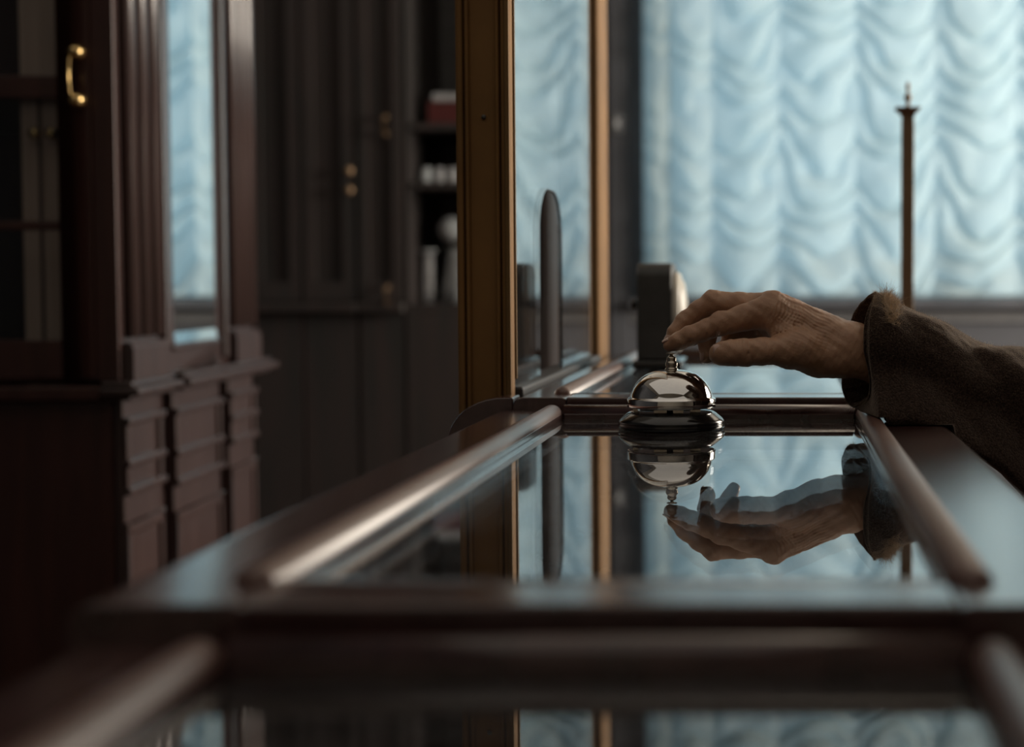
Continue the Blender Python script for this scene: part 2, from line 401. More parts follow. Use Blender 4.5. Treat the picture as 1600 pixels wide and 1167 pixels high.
# crumpled tissue inside the middle counter, seen dimly through the glass
def tissue(loc, r, seed, label):
    bm = bmesh.new(); bmesh.ops.create_icosphere(bm, subdivisions=4, radius=r)
    for v in bm.verts:
        q = v.co * (40 / (r * 20)); k = noise.noise(q * 1.1 + Vector((seed, 0, 0))) * .55 + abs(noise.noise(q * 2.7 + Vector((0, seed, 0)))) * .4
        v.co *= (.85 + k * .5); v.co.z *= .55
    mz = min(v.co.z for v in bm.verts)
    for v in bm.verts: v.co.z -= mz
    me = bpy.data.meshes.new('crumpled_tissue'); bm.to_mesh(me); bm.free(); me.materials.append(M['cell'])
    o = bpy.data.objects.new('crumpled_tissue', me); COL.objects.link(o); o.location = loc; tag(o, label, 'tissue', 'crumpled tissue inside the display counter')
zt = CZ - .119 - .1748
tissue((-.125, 1.02, zt), .045, 1.1, 'crumpled tissue under the counter glass, deepest below the dark left moulding')
tissue((-.10, .80, zt), .040, 4.4, 'crumpled tissue under the counter glass, nearer the front rail')

# ------------------------------------------------------------------ glass screen
scr = empty('glass_screen', (-.265, 1.82, 0)); tag(scr, 'tall bronzed frame with a glass pane and rounded slot, standing along the counter edge', 'screen')
def shs(m): m.v = [(v[0] + .265, v[1] - 1.82, v[2]) for v in m.v]; return m
ZTOP = 2.25
def post(xa, xb, ya, yb, z0):
    # moulded upright: outline in plan with beads along both front edges
    w = xb - xa
    def pl(fr): return xa + w * fr
    pts = [(pl(0), yb)]
    bead = lambda c, r, n=6: [(pl(c) - w * r * math.cos(PI * i / n), ya - w * r * .75 * math.sin(PI * i / n)) for i in range(n + 1)]
    pts += [(pl(0), ya + .004), (pl(.02), ya)] + bead(.085, .055) + [(pl(.155), ya + .004), (pl(.17), ya + .004)] + bead(.215, .032) + [(pl(.27), ya + .0035)]
    pts += [(pl(.72), ya + .0035)] + bead(.765, .032) + [(pl(.82), ya + .004)] + bead(.895, .06) + [(pl(.965), ya), (pl(1), ya + .004), (pl(1), yb)]
    return shs(MB().prism(pts, 'Z', z0, ZTOP)).build('post', M['bronze'], scr)
post(-.2915, -.2425, 1.432, 1.446, 0)
post(-.2915, -.2362, 2.075, 2.170, 0)
# bright thin stop beads at the glass side
for y_ in (1.4465,):
    shs(MB().box(-.2475, -.2405, y_, y_ + .0030, CZ - .09, ZTOP - .05)).build('glazing_bead', M['bronze2'], scr, .001)
shs(MB().box(-.2475, -.2426, 1.4275, 1.4315, CZ - .12, ZTOP)).build('glazing_bead', M['bronze2'], scr, .0015)
shs(MB().box(-.262, -.2355, 1.4500, 2.0700, CZ - .122, CZ - .097)).build('bottom_channel', M['rail_grey'], scr, .003)
shs(MB().box(-.285, -.2425, 1.4465, 2.0745, ZTOP - .05, ZTOP)).build('top_rail', M['bronze'], scr, .003)
# pane with slot (outline in Y-Z)
ya, yb, za, zb = 1.4500, 2.0700, CZ - .0965, ZTOP - .0505
s0, s1, st = 1.607, 1.771, CZ + .094
def arc(cy, cz, r1, r2, a0, a1, n=10): return [(cy + r1 * math.cos(a0 + (a1 - a0) * i / n), cz + r2 * math.sin(a0 + (a1 - a0) * i / n)) for i in range(n + 1)]
slot = [(s0, za)] + arc(s0 + .062, st - .05, .062, .05, PI, PI / 2) + arc(s1 - .062, st - .05, .062, .05, PI / 2, 0) + [(s1, za)]
outline = [(ya, za)] + slot + [(yb, za), (yb, zb), (ya, zb)]
shs(MB().prism(outline, 'X', -.2475, -.2435)).build('glass_pane', M['glass'], scr)
# polished lip of the slot
m = MB(); lp = [(-.2455, y, z) for y, z in slot]
m.tube(lp, .0014, 8); shs(m).build('slot_edge', M['rail_grey'], scr)
# back apron panel below the counter level between the posts
shs(MB().box(-.288, -.268, 1.4465, 2.0745, .05, CZ - .13)).build('apron_panel', M['bronze'], scr, .002)
# small screw in the front post
shs(MB().lathe((-.2665, 1.4345, P(757, 182, 1.43).z), [(.0022, 0), (.0018, -.0012)], 12, 'Y')).build('screw', M['greymetal'], scr)

# ------------------------------------------------------------------ bell
BX, BY = (1049 - VX) / F * 1.28, 1.28
ZG = CZ - .119
bell = empty('reception_bell', (BX, BY, ZG)); tag(bell, 'chrome push-button desk bell on a black base standing on the glass', 'bell')
def mmp(l): return [(r / 1000, h / 1000) for r, h in l]
MB().lathe((0, 0, 0), mmp([(40.5, 0.2), (42.0, .8), (42.6, 2.2), (42.7, 3.8), (42.2, 4.6), (42.6, 5.2), (42.3, 6.6), (40.5, 8.6), (37.5, 11.0), (35.5, 12.6), (33.8, 13.6), (31.5, 14.2), (27, 14.6), (12, 14.9), (0, 15)]), 96).build('base', M['blackpaint'], bell)
m = MB().lathe((0, 0, 0), mmp([(34.2, 17.0), (35.2, 17.2), (35.4, 18.2), (35.4, 23.6), (35.0, 24.5), (33.6, 25.0), (33.0, 26.0), (32.4, 28.5), (30.6, 33.0), (28.0, 37.0), (24.5, 40.6), (20.0, 43.6), (15.0, 45.6), (10, 46.7), (5, 47.1), (3.0, 47.2)]), 96)
m.lathe((0, 0, 0), mmp([(34.2, 17.0), (33.6, 18), (32.0, 24), (29, 32), (22, 40), (10, 45), (3, 45.6)]), 96)
m.build('dome', M['chrome'], bell)
MB().lathe((0, 0, 0), mmp([(5.2, 45.8), (5.4, 47.6), (4.6, 48.6), (4.3, 49.4), (4.9, 50.4), (5.0, 52.2), (4.3, 53.4), (3.6, 54.2), (3.9, 55.4), (3.6, 57.0), (2.5, 58.0), (1.3, 58.4), (1.2, 60.4)]), 32).build('collar', M['nickel'], bell)
MB().lathe((0, 0, 0), mmp([(1.2, 58.5), (1.6, 59.6), (4.1, 60.0), (4.2, 60.6), (0, 60.8)]), 32).build('push_button', M['nickel'], bell)
m = MB().box(-.012, -.002, -.027, -.024, .0145, .019).box(.003, .011, -.028, -.025, .0145, .0175).box(-.03, -.026, -.012, .004, .0145, .0185).box(.016, .024, -.018, -.015, .0145, .018); m.lathe((0, 0, .0145), [(.004, 0), (.004, .03)], 16)
m.build('striker', M['nickel'], bell)

# ------------------------------------------------------------------ desk clock
ZF = CZ - .108
ck = empty('desk_clock', (-.154, 1.97, ZF)); tag(ck, 'small dark desk clock turned sideways with a cream face, beside the glass screen', 'clock')
MB().box(-.027, .033, -.052, .052, .0005, .011).build('foot', M['blackpaint'], ck, .003)
m = MB(); prof = []
hh, hw, R = .128, .046, .018
prof = [(-hw, .0115), (hw, .0115)] + [(hw - R + R * math.cos(a), hh - R + R * math.sin(a)) for a in [PI / 2 * i / 6 for i in range(7)]] + [(-hw + R + R * math.cos(a), hh - R + R * math.sin(a)) for a in [PI / 2 + PI / 2 * i / 6 for i in range(7)]]
m.prism(prof, 'X', -.0215, .0205); m.build('case', M['greymetal'], ck, .0025)
MB().lathe((.0208, 0, .068), [(.050, 0), (.050, .004), (.047, .008), (.044, .0085)], 48, 'X').build('bezel', M['dial'], ck)
MB().lathe((.0210, 0, .068), [(.0435, 0), (.043, .008), (.036, .0125), (.018, .0155), (.0, .016)], 48, 'X').build('dial', M['dial'], ck)
MB().lathe((-.0217, -.01, .078), [(.003, 0), (.003, -.003), (.006, -.0035), (.006, -.008), (.004, -.009)], 20, 'X').build('knob', M['blackpaint'], ck)

# ------------------------------------------------------------------ brass post behind the far counter
PD = 2.42
pc = P(1418, 300, PD)
bp_ = empty('brass_post', (pc.x, PD, 0)); tag(bp_, 'slender brass post with a flared cap and finial in front of the curtain', 'post')
zc = P(1418, 174, PD).z; zf = P(1418, 128, PD).z
MB().lathe((0, 0, 0), [(.11, 0), (.11, .012), (.06, .022), (.02, .035), (.012, .05)], 40).build('base', M['oldbrass'], bp_)
MB().prism([(-.0092, -.0092), (.0092, -.0092), (.0092, .0092), (-.0092, .0092)], 'Z', .05, zc - .012).build('shaft', M['oldbrass'], bp_, .0012)
q = MB(); lv = [(.0085, zc - .012), (.0095, zc - .006), (.013, zc - .002), (.0185, zc + .003), (.0190, zc + .005), (.006, zc + .006)]
for (a, z) in [(0, 0)]:
    vs = []; fs = []
    for r_, z_ in lv: vs += [(-r_, -r_, z_), (r_, -r_, z_), (r_, r_, z_), (-r_, r_, z_)]
    for k in range(len(lv) - 1):
        for i in range(4): j = (i + 1) % 4; fs.append((k * 4 + i, k * 4 + j, k * 4 + 4 + j, k * 4 + 4 + i))
    fs += [(3, 2, 1, 0), tuple(len(vs) - 4 + i for i in range(4))]; q.add(vs, fs)
q.build('cap', M['oldbrass'], bp_)
h = zf - zc
MB().lathe((0, 0, zc + .006), [(.0045, 0), (.003, .004), (.0028, .008), (.0055, .012), (.006, .016), (.003, .020), (.002, .025), (.0033, .029), (.003, .034), (.001, h - .006), (0, h - .004)], 20).build('finial', M['oldbrass'], bp_)

# ------------------------------------------------------------------ left display cabinet
cab = empty('display_cabinet', (-1.017, 2.45, 0), math.radians(3.3)); tag(cab, 'tall mahogany display cabinet at the left with a mirrored side panel', 'cabinet')
LZ = CZ - .172; CT = 2.35; CW = -.95
LEN = .73
# lower carcass and its skirting
bx('base', M['cabwood'], (CW, -.012, .012, LEN - .0, 0, LZ - .012), cab, .003)
m = MB().box(CW, .022, -.03, .0118, 0, .10).box(-.0118, .022, .012, LEN + .02, 0, .10); m.build('skirting', M['cabwood'], cab, .004)
bx('front_panel', M['cabdark'], (CW, -.012, -.004, .0115, .1005, LZ - .0125), cab, .003)
# lower corner pilasters and panel on the side
def side_panel(y0, y1, zs, name):
    m = MB()
    m.box(-.0118, .004, y0, y1, .1005, LZ - .0125)
    for z in zs: m.box(.0035, .015, y0 - .002, y1 + .002, z - .006, z + .006)
    m.box(.0035, .010, y0, y0 + .016, zs[2], zs[0]).box(.0035, .010, y1 - .016, y1, zs[2], zs[0])
    m.box(.0035, .010, y0, y0 + .014, .16, zs[2] - .05).box(.0035, .010, y1 - .014, y1, .16, zs[2] - .05).box(.0035, .010, y0, y1, zs[2] - .07, zs[2] - .05)
    m.build(name, M['cabwood'], cab, .003)
side_panel(.0, .17, (CZ - .218, CZ - .283, CZ - .326), 'pilaster_base')
side_panel(.235, .50, (CZ - .222, CZ - .292, CZ - .342), 'side_panel')
side_panel(.56, .73, (CZ - .218, CZ - .262, CZ - .305), 'pilaster_base')
# ledges
def ledge(y0, y1, x1, x0=-.02):
    m = MB().box(x0, x1, y0, y1, LZ - .004, LZ + .008).box(x0, x1 - .012, y0 + .008, y1 - .008, LZ + .008, LZ + .017).box(x0, x1 - .015, y0 + .01, y1 - .01, LZ - .0118, LZ - .004)
    return m
ledge(-.035, .185, .040).build('ledge', M['cabwood'], cab, .003)
ledge(.205, LEN + .045, .045).build('ledge', M['cabwood'], cab, .003)
MB().box(CW, -.0205, -.030, LEN, LZ - .011, LZ + .010).build('ledge', M['cabdark'], cab, .003)
U0 = LZ + .0175
# upper pilasters : stepped block foot, fluted shaft
def pilaster(y0, y1, x=0.0):
    m = MB(); m.box(-.05, x + .004, y0, y1, U0, CT)
    m.box(x + .004, x + .022, y0 - .004, y1 + .004, U0, U0 + .05).box(x + .004, x + .018, y0 + .0, y1 - .0, U0 + .05, U0 + .058)
    n = 3; w_ = (y1 - y0)
    for k in range(n):
        c = y0 + w_ * (k + .5) / n; r = w_ / n * .38
        poly = [(x + .0035 + r * .9 * math.sin(PI * i / 8), c - r * math.cos(PI * i / 8)) for i in range(9)]
        m.prism(poly, 'Z', U0 + .066, CT - .03, True)
    return m.build('pilaster', M['cabwood'], cab)
pilaster(.004, .168); pilaster(.565, .727)
# recessed strip between pilaster and side frame, side frame, mirror
bx('recess_strip', M['cabdark'], (-.05, -.014, .168, .215, U0, CT), cab)
gz0, gz1 = CZ - .112, CT - .12
fy0, fy1 = .2155, .5645
m = MB().box(-.05, .004, fy0, fy0 + .032, U0, CT).box(-.05, .004, fy1 - .075, fy1, U0, CT).box(-.05, .004, fy0 + .032, fy1 - .075, U0, gz0).box(-.05, .004, fy0 + .032, fy1 - .075, gz1, CT)
m.box(.004, .010, fy0 + .02, fy1 - .06, gz0 - .008, gz0 + .004); m.box(.004, .013, fy1 - .045, fy1 - .022, U0 + .01, CT - .02)
m.build('side_frame', M['cabwood'], cab, .003)
bx('mirror_panel', M['mirror'], (-.022, .0035, fy0 + .0325, fy1 - .0755, gz0 + .024, gz1 - .0005), cab)
MB().prism([(-.022, gz0 + .0045), (.0062, gz0 + .0045), (.0038, gz0 + .0235), (-.022, gz0 + .0235)], 'Y', fy0 + .0325, fy1 - .0755).build('mirror_bevel', M['mirror'], cab)
# carcass back, top, cornice, far side
MB().box(CW, -.0505, LEN - .02, LEN - .001, U0, CT).box(CW, -.0505, .004, LEN - .0205, CT - .02, CT).box(CW, CW + .02, .004, LEN - .0205, U0, CT - .0205).build('carcass', M['cabdark'], cab)
MB().box(CW - .03, .05, -.05, LEN + .05, CT + .0005, CT + .06).box(CW - .06, .08, -.08, LEN + .08, CT + .06, CT + .1).build('cornice', M['cabwood'], cab, .01)
for z in (CZ + .084, CZ + .294):
    pass
bx('shelf', M['cabdark'], (CW + .021, -.051, .06, LEN - .0205, CZ + .288, CZ + .305), cab)
# front: corner stile, two glazed doors
MB().box(-.0305, .0035, -.010, .0035, U0, CT).build('corner_stile', M['cabdark'], cab, .002)
def door(xr, xl, handle_side):
    z0, z1 = U0 + .004, CT - .01; ya_, yb_ = -.012, .0035; st_ = .048
    m = MB().box(xr - st_, xr, ya_, yb_, z0, z1).box(xl, xl + st_, ya_, yb_, z0, z1)
    m.box(xl + st_, xr - st_, ya_, yb_, z0, CZ - .092).box(xl + st_, xr - st_, ya_, yb_, z1 - .06, z1)
    for zc_, t in ((CZ + .291, .017), (CZ + .082, .007), (CZ + .62, .007), (CZ + .90, .007)): m.box(xl + st_, xr - st_, ya_ + .001, yb_ - .001, zc_ - t, zc_ + t)
    d = m.build('door', M['cabdark'], cab, .002)
    MB().box(xl + st_ - .003, xr - st_ + .003, -.004, -.001, CZ - .095, z1 - .057).build('door_glass', M['glass_door'], d)
    return d
d1 = door(-.031, -.49, 1); d2 = door(-.4915, CW + .001, 0)
def pull(x, zt_, zb_, par, y=-.0125):
    h = MB(); 
    for z in (zt_, zb_):
        h.lathe((x, y, z), [(.0095, 0), (.0095, -.003), (.004, -.005), (.004, -.012), (.0095, -.016), (.0105, -.020), (.005, -.025), (0, -.026)], 24, 'Y')
    h.tube([(x, y - .014, zt_), (x - .006, y - .024, zt_ - .01), (x - .007, y - .026, (zt_ + zb_) / 2), (x - .006, y - .024, zb_ + .01), (x, y - .014, zb_)], .0019)
    return h.build('handle', M['brass'], par)
pull(-.046, CZ + .342, CZ + .270, d1)
# light brown inner compartment with a pair of small knobs
xa = -.115; xb_ = -.174
ic = bx('inner_compartment', M['inner'], (xb_, xa, .085, .40, U0 + .001, CZ + .287), cab, .002)
bx('inner_compartment', M['inner'], (xb_, xa, .085, .40, CZ + .306, CT - .03), cab, .002)
bx('inner_stile', M['cabdark'], ((xa + xb_) / 2 - .002, (xa + xb_) / 2 + .002, .081, .0848, U0 + .001, CZ + .287), cab)
for dx in (-.003, .0225):
    MB().lathe(((xa + xb_) / 2 + dx, .0845, CZ + .228), [(.004, 0), (.004, -.008), (.009, -.012), (.008, -.019), (0, -.021)], 20, 'Y').build('knob', M['brass'], ic)

# ------------------------------------------------------------------ dark wall cabinets far behind
BD = 5.0
def XP(px, d=BD): return (px - VX) / F * d
def ZP(py, d=BD): return P(800, py, d).z
def wall_unit(px0, px1, label, splits, handles, knobs=()):
    x0, x1 = XP(px0) + .002, XP(px1) - .002; H = 2.6
    r = empty('wall_cabinet', ((x0 + x1) / 2, BD + .25, 0)); tag(r, label, 'cabinet', 'dark wall cabinets behind the glass screen')
    ox, oy = r.location.x, r.location.y
    def L(b): return (b[0] - ox, b[1] - ox, b[2] - oy, b[3] - oy, b[4], b[5])
    bx('body', M['bank'], L((x0, x1, BD + .02, BD + .5, 0, H)), r)
    bx('ledge', M['bank'], L((x0 - .0, x1, BD - .03, BD + .019, ZP(478) - .02, ZP(478) + .01)), r, .004)
    zb = ZP(478)
    edges = [x0] + [XP(s) for s in splits] + [x1]
    for a, b in zip(edges, edges[1:]):
        for z0, z1 in ((.1, zb - .025), (zb + .015, H - .05)):
            m = MB().box(a + .004, b - .004, BD + .002, BD + .0195, z0, z1)
            w_ = min(.05, (b - a) * .25)
            if z0 < .2:
                m.v = [(v[0] - ox, v[1] - oy, v[2]) for v in m.v]; m.build('door', M['bank'], r); continue
            m.box(a + .004, a + w_, BD - .010, BD + .002, z0, z1).box(b - w_, b - .004, BD - .010, BD + .002, z0, z1)
            m.box(a + w_, b - w_, BD - .010, BD + .002, z0, z0 + .06).box(a + w_, b - w_, BD - .010, BD + .002, z1 - .06, z1)
            m.v = [(v[0] - ox, v[1] - oy, v[2]) for v in m.v]
            d = m.build('door', M['bank'], r)
            for (hx, hy, hl) in handles:
                X_, Z_ = XP(hx), ZP(hy)
                if a < X_ < b and z0 < Z_ < z1:
                    MB().tube([(X_ - ox, BD - .010 - oy, Z_ + hl), (X_ - ox, BD - .035 - oy, Z_ + hl * .8), (X_ - ox, BD - .035 - oy, Z_ - hl * .8), (X_ - ox, BD - .010 - oy, Z_ - hl)], .007).build('handle', M['oldbrass'], d)
            for (hx, hy) in knobs:
                X_, Z_ = XP(hx), ZP(hy)
                if a < X_ < b and z0 < Z_ < z1:
                    MB().lathe((X_ - ox, BD - .010 - oy, Z_), [(.006, 0), (.006, -.012), (.014, -.016), (.012, -.026), (0, -.029)], 20, 'Y').build('knob', M['oldbrass'], d)
    return r
wall_unit(300, 392, 'dark wall cabinet mostly hidden behind the mahogany display cabinet', (), ())
wall_unit(392, 560, 'dark wall cabinet with two small knobs, next to the mahogany display cabinet', (474,), (), ((552, 268), (552, 298)))
wall_unit(560, 634, 'narrow dark wall cabinet with two upright brass handles', (), ((608, 197, .028), (608, 462, .028)))
# open shelf unit with pale things on it
sx0, sx1 = XP(636), XP(862)
su = empty('shelf_unit', ((sx0 + sx1) / 2, BD + .25, 0)); tag(su, 'open dark shelf unit seen through the gap left of the bronzed post', 'shelf')
ox, oy = su.location.x, su.location.y
def Ls(b): return (b[0] - ox, b[1] - ox, b[2] - oy, b[3] - oy, b[4], b[5])
bx('side', M['bank'], Ls((sx0, sx0 + .010, BD, BD + .48, 0, 2.6)), su); bx('side', M['bank'], Ls((sx1 - .025, sx1, BD, BD + .48, 0, 2.6)), su)
bx('back', M['greypaint'], Ls((sx0, sx1, BD + .481, BD + .5, 0, 2.6)), su); bx('top', M['bank'], Ls((sx0, sx1, BD, BD + .5, 2.6005, 2.63)), su)
shz = [ZP(192), ZP(284), ZP(474)]
for z in shz: bx('shelf', M['bank'], Ls((sx0 + .0105, sx1 - .0255, BD + .005, BD + .48, z - .022, z)), su, .002)
bx('base_panel', M['bank'], Ls((sx0 + .0105, sx1 - .0255, BD + .005, BD + .03, 0, shz[2] - .0225)), su, .003)
# things on the shelves
for i, pxx in enumerate((669, 689, 709)):
    o = MB().lathe((0, 0, 0), [(.020, 0), (.022, .01), (.022, .035), (.016, .043), (.016, .05), (0, .051)], 24).build('jar', M['paper'] if i == 0 else M['white'])
    o.location = (XP(pxx, BD + .10), BD + .10, shz[1] + .0005)
    tag(o, ['pale jar on the middle shelf, first of three from the wall cabinets', 'pale jar on the middle shelf, between the other two', 'pale jar on the middle shelf, closest to the bronzed post'][i], 'jar', 'small pale jars on the middle shelf')
rb = empty('gift_box', (XP(703, BD + .12), BD + .12, shz[0] + .0005)); tag(rb, 'red box with a pale lid on the top shelf left of the bronzed post', 'box')
bx('box_body', M['red'], (-.055, .055, -.04, .04, 0, .075), rb, .002); bx('lid', M['white'], (-.04, .058, -.043, .043, .0755, .10), rb, .002)
# cloth draped over a stand, and a pale globe lamp
def drape(cx, cy, z0, w_, h_):
    m = MB(); n = 48; prof = [0, .15, .4, .7, 1]
    vs = []; fs = []
    for k, t in enumerate(prof):
        for i in range(n):
            a = 2 * PI * i / n; fold = 1 + .13 * t * math.sin(a * 9) + .06 * math.sin(a * 5 + 1)
            r = w_ * (.72 + .28 * t) * fold; vs.append((cx + r * math.cos(a), cy + r * .55 * math.sin(a), z0 + h_ * (1 - t)))
    for k in range(len(prof) - 1):
        for i in range(n): j = (i + 1) % n; fs.append((k * n + i, k * n + j, k * n + n + j, k * n + n + i))
    fs.append(tuple(range(n))[::-1]); fs.append(tuple(4 * n + i for i in range(n))); return m.add(vs, fs, True)
o = drape(0, 0, 0, .070, ZP(388) - shz[2]).build('draped_cloth', M['paper']); o.location = (XP(727, BD + .12), BD + .12, shz[2] + .0005)
tag(o, 'white cloth draped in folds on the lower shelf beside the bronzed post', 'cloth')
o = drape(0, 0, 0, .020, ZP(396) - shz[2]).build('folded_napkin', M['white']); o.location = (XP(670, BD + .12), BD + .12, shz[2] + .0005)
tag(o, 'narrow pale folded cloth on the lower shelf beside the larger white one', 'cloth')
gl_ = empty('globe_lamp', (XP(707, BD + .12), BD + .12, ZP(388) + .001)); tag(gl_, 'small pale globe standing on the white draped cloth', 'lamp')
MB().lathe((0, 0, 0), [(.03, 0), (.03, .006), (.01, .012), (.01, .022)], 24).build('foot', M['greymetal'], gl_)
MB().lathe((0, 0, .062), [(.001, -.042), (.02, -.037), (.036, -.02), (.042, 0), (.036, .02), (.02, .037), (0, .042)], 32).build('globe', M['paper'], gl_)
tr = MB().lathe((0, 0, 0), [(.012, 0), (.028, .006), (.031, .012), (.029, .012), (.012, .003), (0, .003)], 32).build('saucer', M['paper'])
tr.location = (XP(670, BD + .12), BD + .12, ZP(396) + .0015); tag(tr, 'pale shallow dish resting on the narrow folded cloth', 'dish')

# ------------------------------------------------------------------ hand (implicit surface, one continuous skin)
def hp(px, py, dy): return np.array(P(px, py, 1.28 + dy / 1000.0))
def rc(a, b): return (hp(*a[:3]), a[3] / 1000, hp(*b[:3]), b[3] / 1000)
def chain(l): return [rc(a, b) for a, b in zip(l, l[1:])]
fingers = {
 'index': chain([(1204, 484, 1, 13.2), (1165, 496, 0, 10.6), (1126, 506, -1, 9.2), (1102, 516, -1, 8.0), (1079, 524.5, -1, 7.9), (1060, 533, -1, 7.0), (1046.5, 538.5, 0, 5.7)]),
 'middle': chain([(1196, 481, 20, 12), (1155, 476, 20, 10), (1113, 473, 20, 9.3), (1092, 485, 19, 8.2), (1069, 504, 18, 7.9), (1056, 520, 15, 6.9), (1049, 531, 13, 5.6)]),
 'ring': chain([(1190, 491, 38, 11.5), (1150, 488, 38, 9.6), (1119, 493, 38, 9), (1107, 513, 36, 7.8), (1104, 532, 34, 7.6), (1105, 557, 29, 5.9)]),
 'little': chain([(1200, 512, 54, 11.4), (1172, 518, 54, 9.8), (1147, 520, 53, 8.5), (1141, 530, 52, 7.0), (1138, 540, 50, 6.8), (1146, 557, 46, 5.6)]),
 'thumb': chain([(1255, 545, -14, 14), (1222, 548, -20, 11.6), (1192, 549, -25, 10.4), (1164, 550.5, -28, 10.7), (1142, 551.5, -30, 9.9), (1126, 552.5, -30, 9.2)]),
}
palm = [rc((1325, 538, 0, 15.5), (1207, 488, 3, 13.2)), rc((1325, 534, 13, 15.5), (1200, 484, 19, 12.5)),
        rc((1327, 537, 26, 14.5), (1197, 494, 37, 11.6)), rc((1330, 543, 34, 13.5), (1203, 508, 52, 10.2)),
        rc((1300, 556, -2, 16), (1240, 549, -12, 14)), rc((1330, 560, 2, 14), (1275, 560, -2, 14)),
        rc((1216, 512, -3, 9), (1238, 538, -12, 10)), rc((1225, 520, 20, 12), (1300, 552, 18, 16)), rc((1215, 520, 42, 10), (1305, 556, 28, 15)),
        rc((1335, 547, 6, 19.5), (1385, 560, 8, 21)), rc((1335, 547, 20, 19), (1385, 560, 22, 20.5)), rc((1385, 560, 8, 21), (1470, 592, 8, 25)), rc((1385, 560, 22, 20.5), (1470, 592, 22, 24))]
def sdf_seg(G, s):
    a, ra, b, rb = s; ba = (b - a).astype(np.float32); L2 = float(ba @ ba)
    d = G - a.astype(np.float32); t = np.clip((d @ ba) / L2, 0, 1)
    q = d - t[..., None] * ba
    return np.sqrt((q * q).sum(-1)) - (ra + (rb - ra) * t)
def smin(a, b, k):
    h = np.clip(.5 + .5 * (b - a) / k, 0, 1); return b + (a - b) * h - k * h * (1 - h)
def build_hand():
    st = .0009
    lo = np.array([hp(1030, 500, 0)[0], 1.28 - .048, hp(1200, 604, 0)[2] - .018]); hi = np.array([hp(1440, 500, 0)[0], 1.28 + .074, hp(1200, 446, 0)[2]])
    n = np.ceil((hi - lo) / st).astype(int)
    ax = [(lo[i] + st * np.arange(n[i])).astype(np.float32) for i in range(3)]
    G = np.stack(np.meshgrid(*ax, indexing='ij'), -1)
    pf = None
    for s in palm:
        d = sdf_seg(G, s); pf = d if pf is None else smin(pf, d, .009)
    # extensor tendons under the skin of the back of the hand
    for a, b in (((1212, 462, 1, 2.6), (1305, 503, 4, 2.2)), ((1206, 459, 19, 2.4), (1305, 500, 14, 2.2)), ((1300, 500, 8, 2.0), (1222, 462, 10, 1.6))):
        pf = smin(pf, sdf_seg(G, rc(a, b)), .006)
    tot = None
    for name, ch in fingers.items():
        ff = None
        for s in ch:
            d = sdf_seg(G, s); ff = d if ff is None else smin(ff, d, .0028)
        if name == 'index':     # knuckle pads and flexor creases
            for c_, r_ in (((1205, 470, 2), 6.5), ((1124, 499, -1), 5.2)): ff = smin(ff, sdf_seg(G, rc((*c_, r_), (c_[0] + 3, c_[1], c_[2], r_))), .004)
        if name == 'middle': ff = smin(ff, sdf_seg(G, rc((1112, 463, 20, 4.6), (1118, 463, 20, 4.6))), .004)
        d = smin(pf, ff, .0075 if name == 'thumb' else .006)
        tot = d if tot is None else np.minimum(tot, d)
    # creases: carve shallow grooves
    def carve(a, b, depth=.0012, k=.0022):
        nonlocal tot
        g = sdf_seg(G, rc(a, b)); tot = -smin(-tot, g, k)
    carve((1199, 497, -12.6, .7), (1193, 524, -11.5, .8)); carve((1209, 500, -13.6, .6), (1207, 520, -12.6, .6)); carve((1193, 527, -15, .8), (1228, 520, -16, .5))
    carve((1165, 524, -8, .5), (1162, 533, -2, .5)); carve((1121, 520, -9.5, .5), (1118, 526, -4, .5)); carve((1170, 541, -35, .5), (1168, 552, -38, .4)); carve((1080, 532, -8, .4), (1077, 536, -3, .4))
    # slow unevenness of flesh
    X, Y_, Z_ = G[..., 0], G[..., 1], G[..., 2]
    tot = tot + .00035 * (np.sin(X * 310 + 1.2 * np.sin(Z_ * 240)) * np.sin(Z_ * 330 + Y_ * 200)) + .00022 * np.sin(X * 830 + Y_ * 300) * np.sin(Z_ * 700 - X * 260)
    # gathered skin at the first knuckle and along the wrist
    def mask(c, r): q = G - hp(*c).astype(np.float32); return np.exp(-(q * q).sum(-1) / (r / 1000) ** 2)
    tot = tot + .00055 * mask((1228, 492, -10), 15) * np.sin((X - .45 * Z_) * 1900 + 2.0 * np.sin(Z_ * 420)) + .00035 * mask((1262, 505, -12), 24) * np.sin((X + 1.9 * Z_) * 1150 + 1.5 * np.sin(X * 300))
    tot = tot + .0004 * mask((1165, 535, -35), 8) * np.sin(X * 2300) + .0003 * mask((1118, 492, -6), 7) * np.sin((X - .6 * Z_) * 2400)
    return lo, st, tot
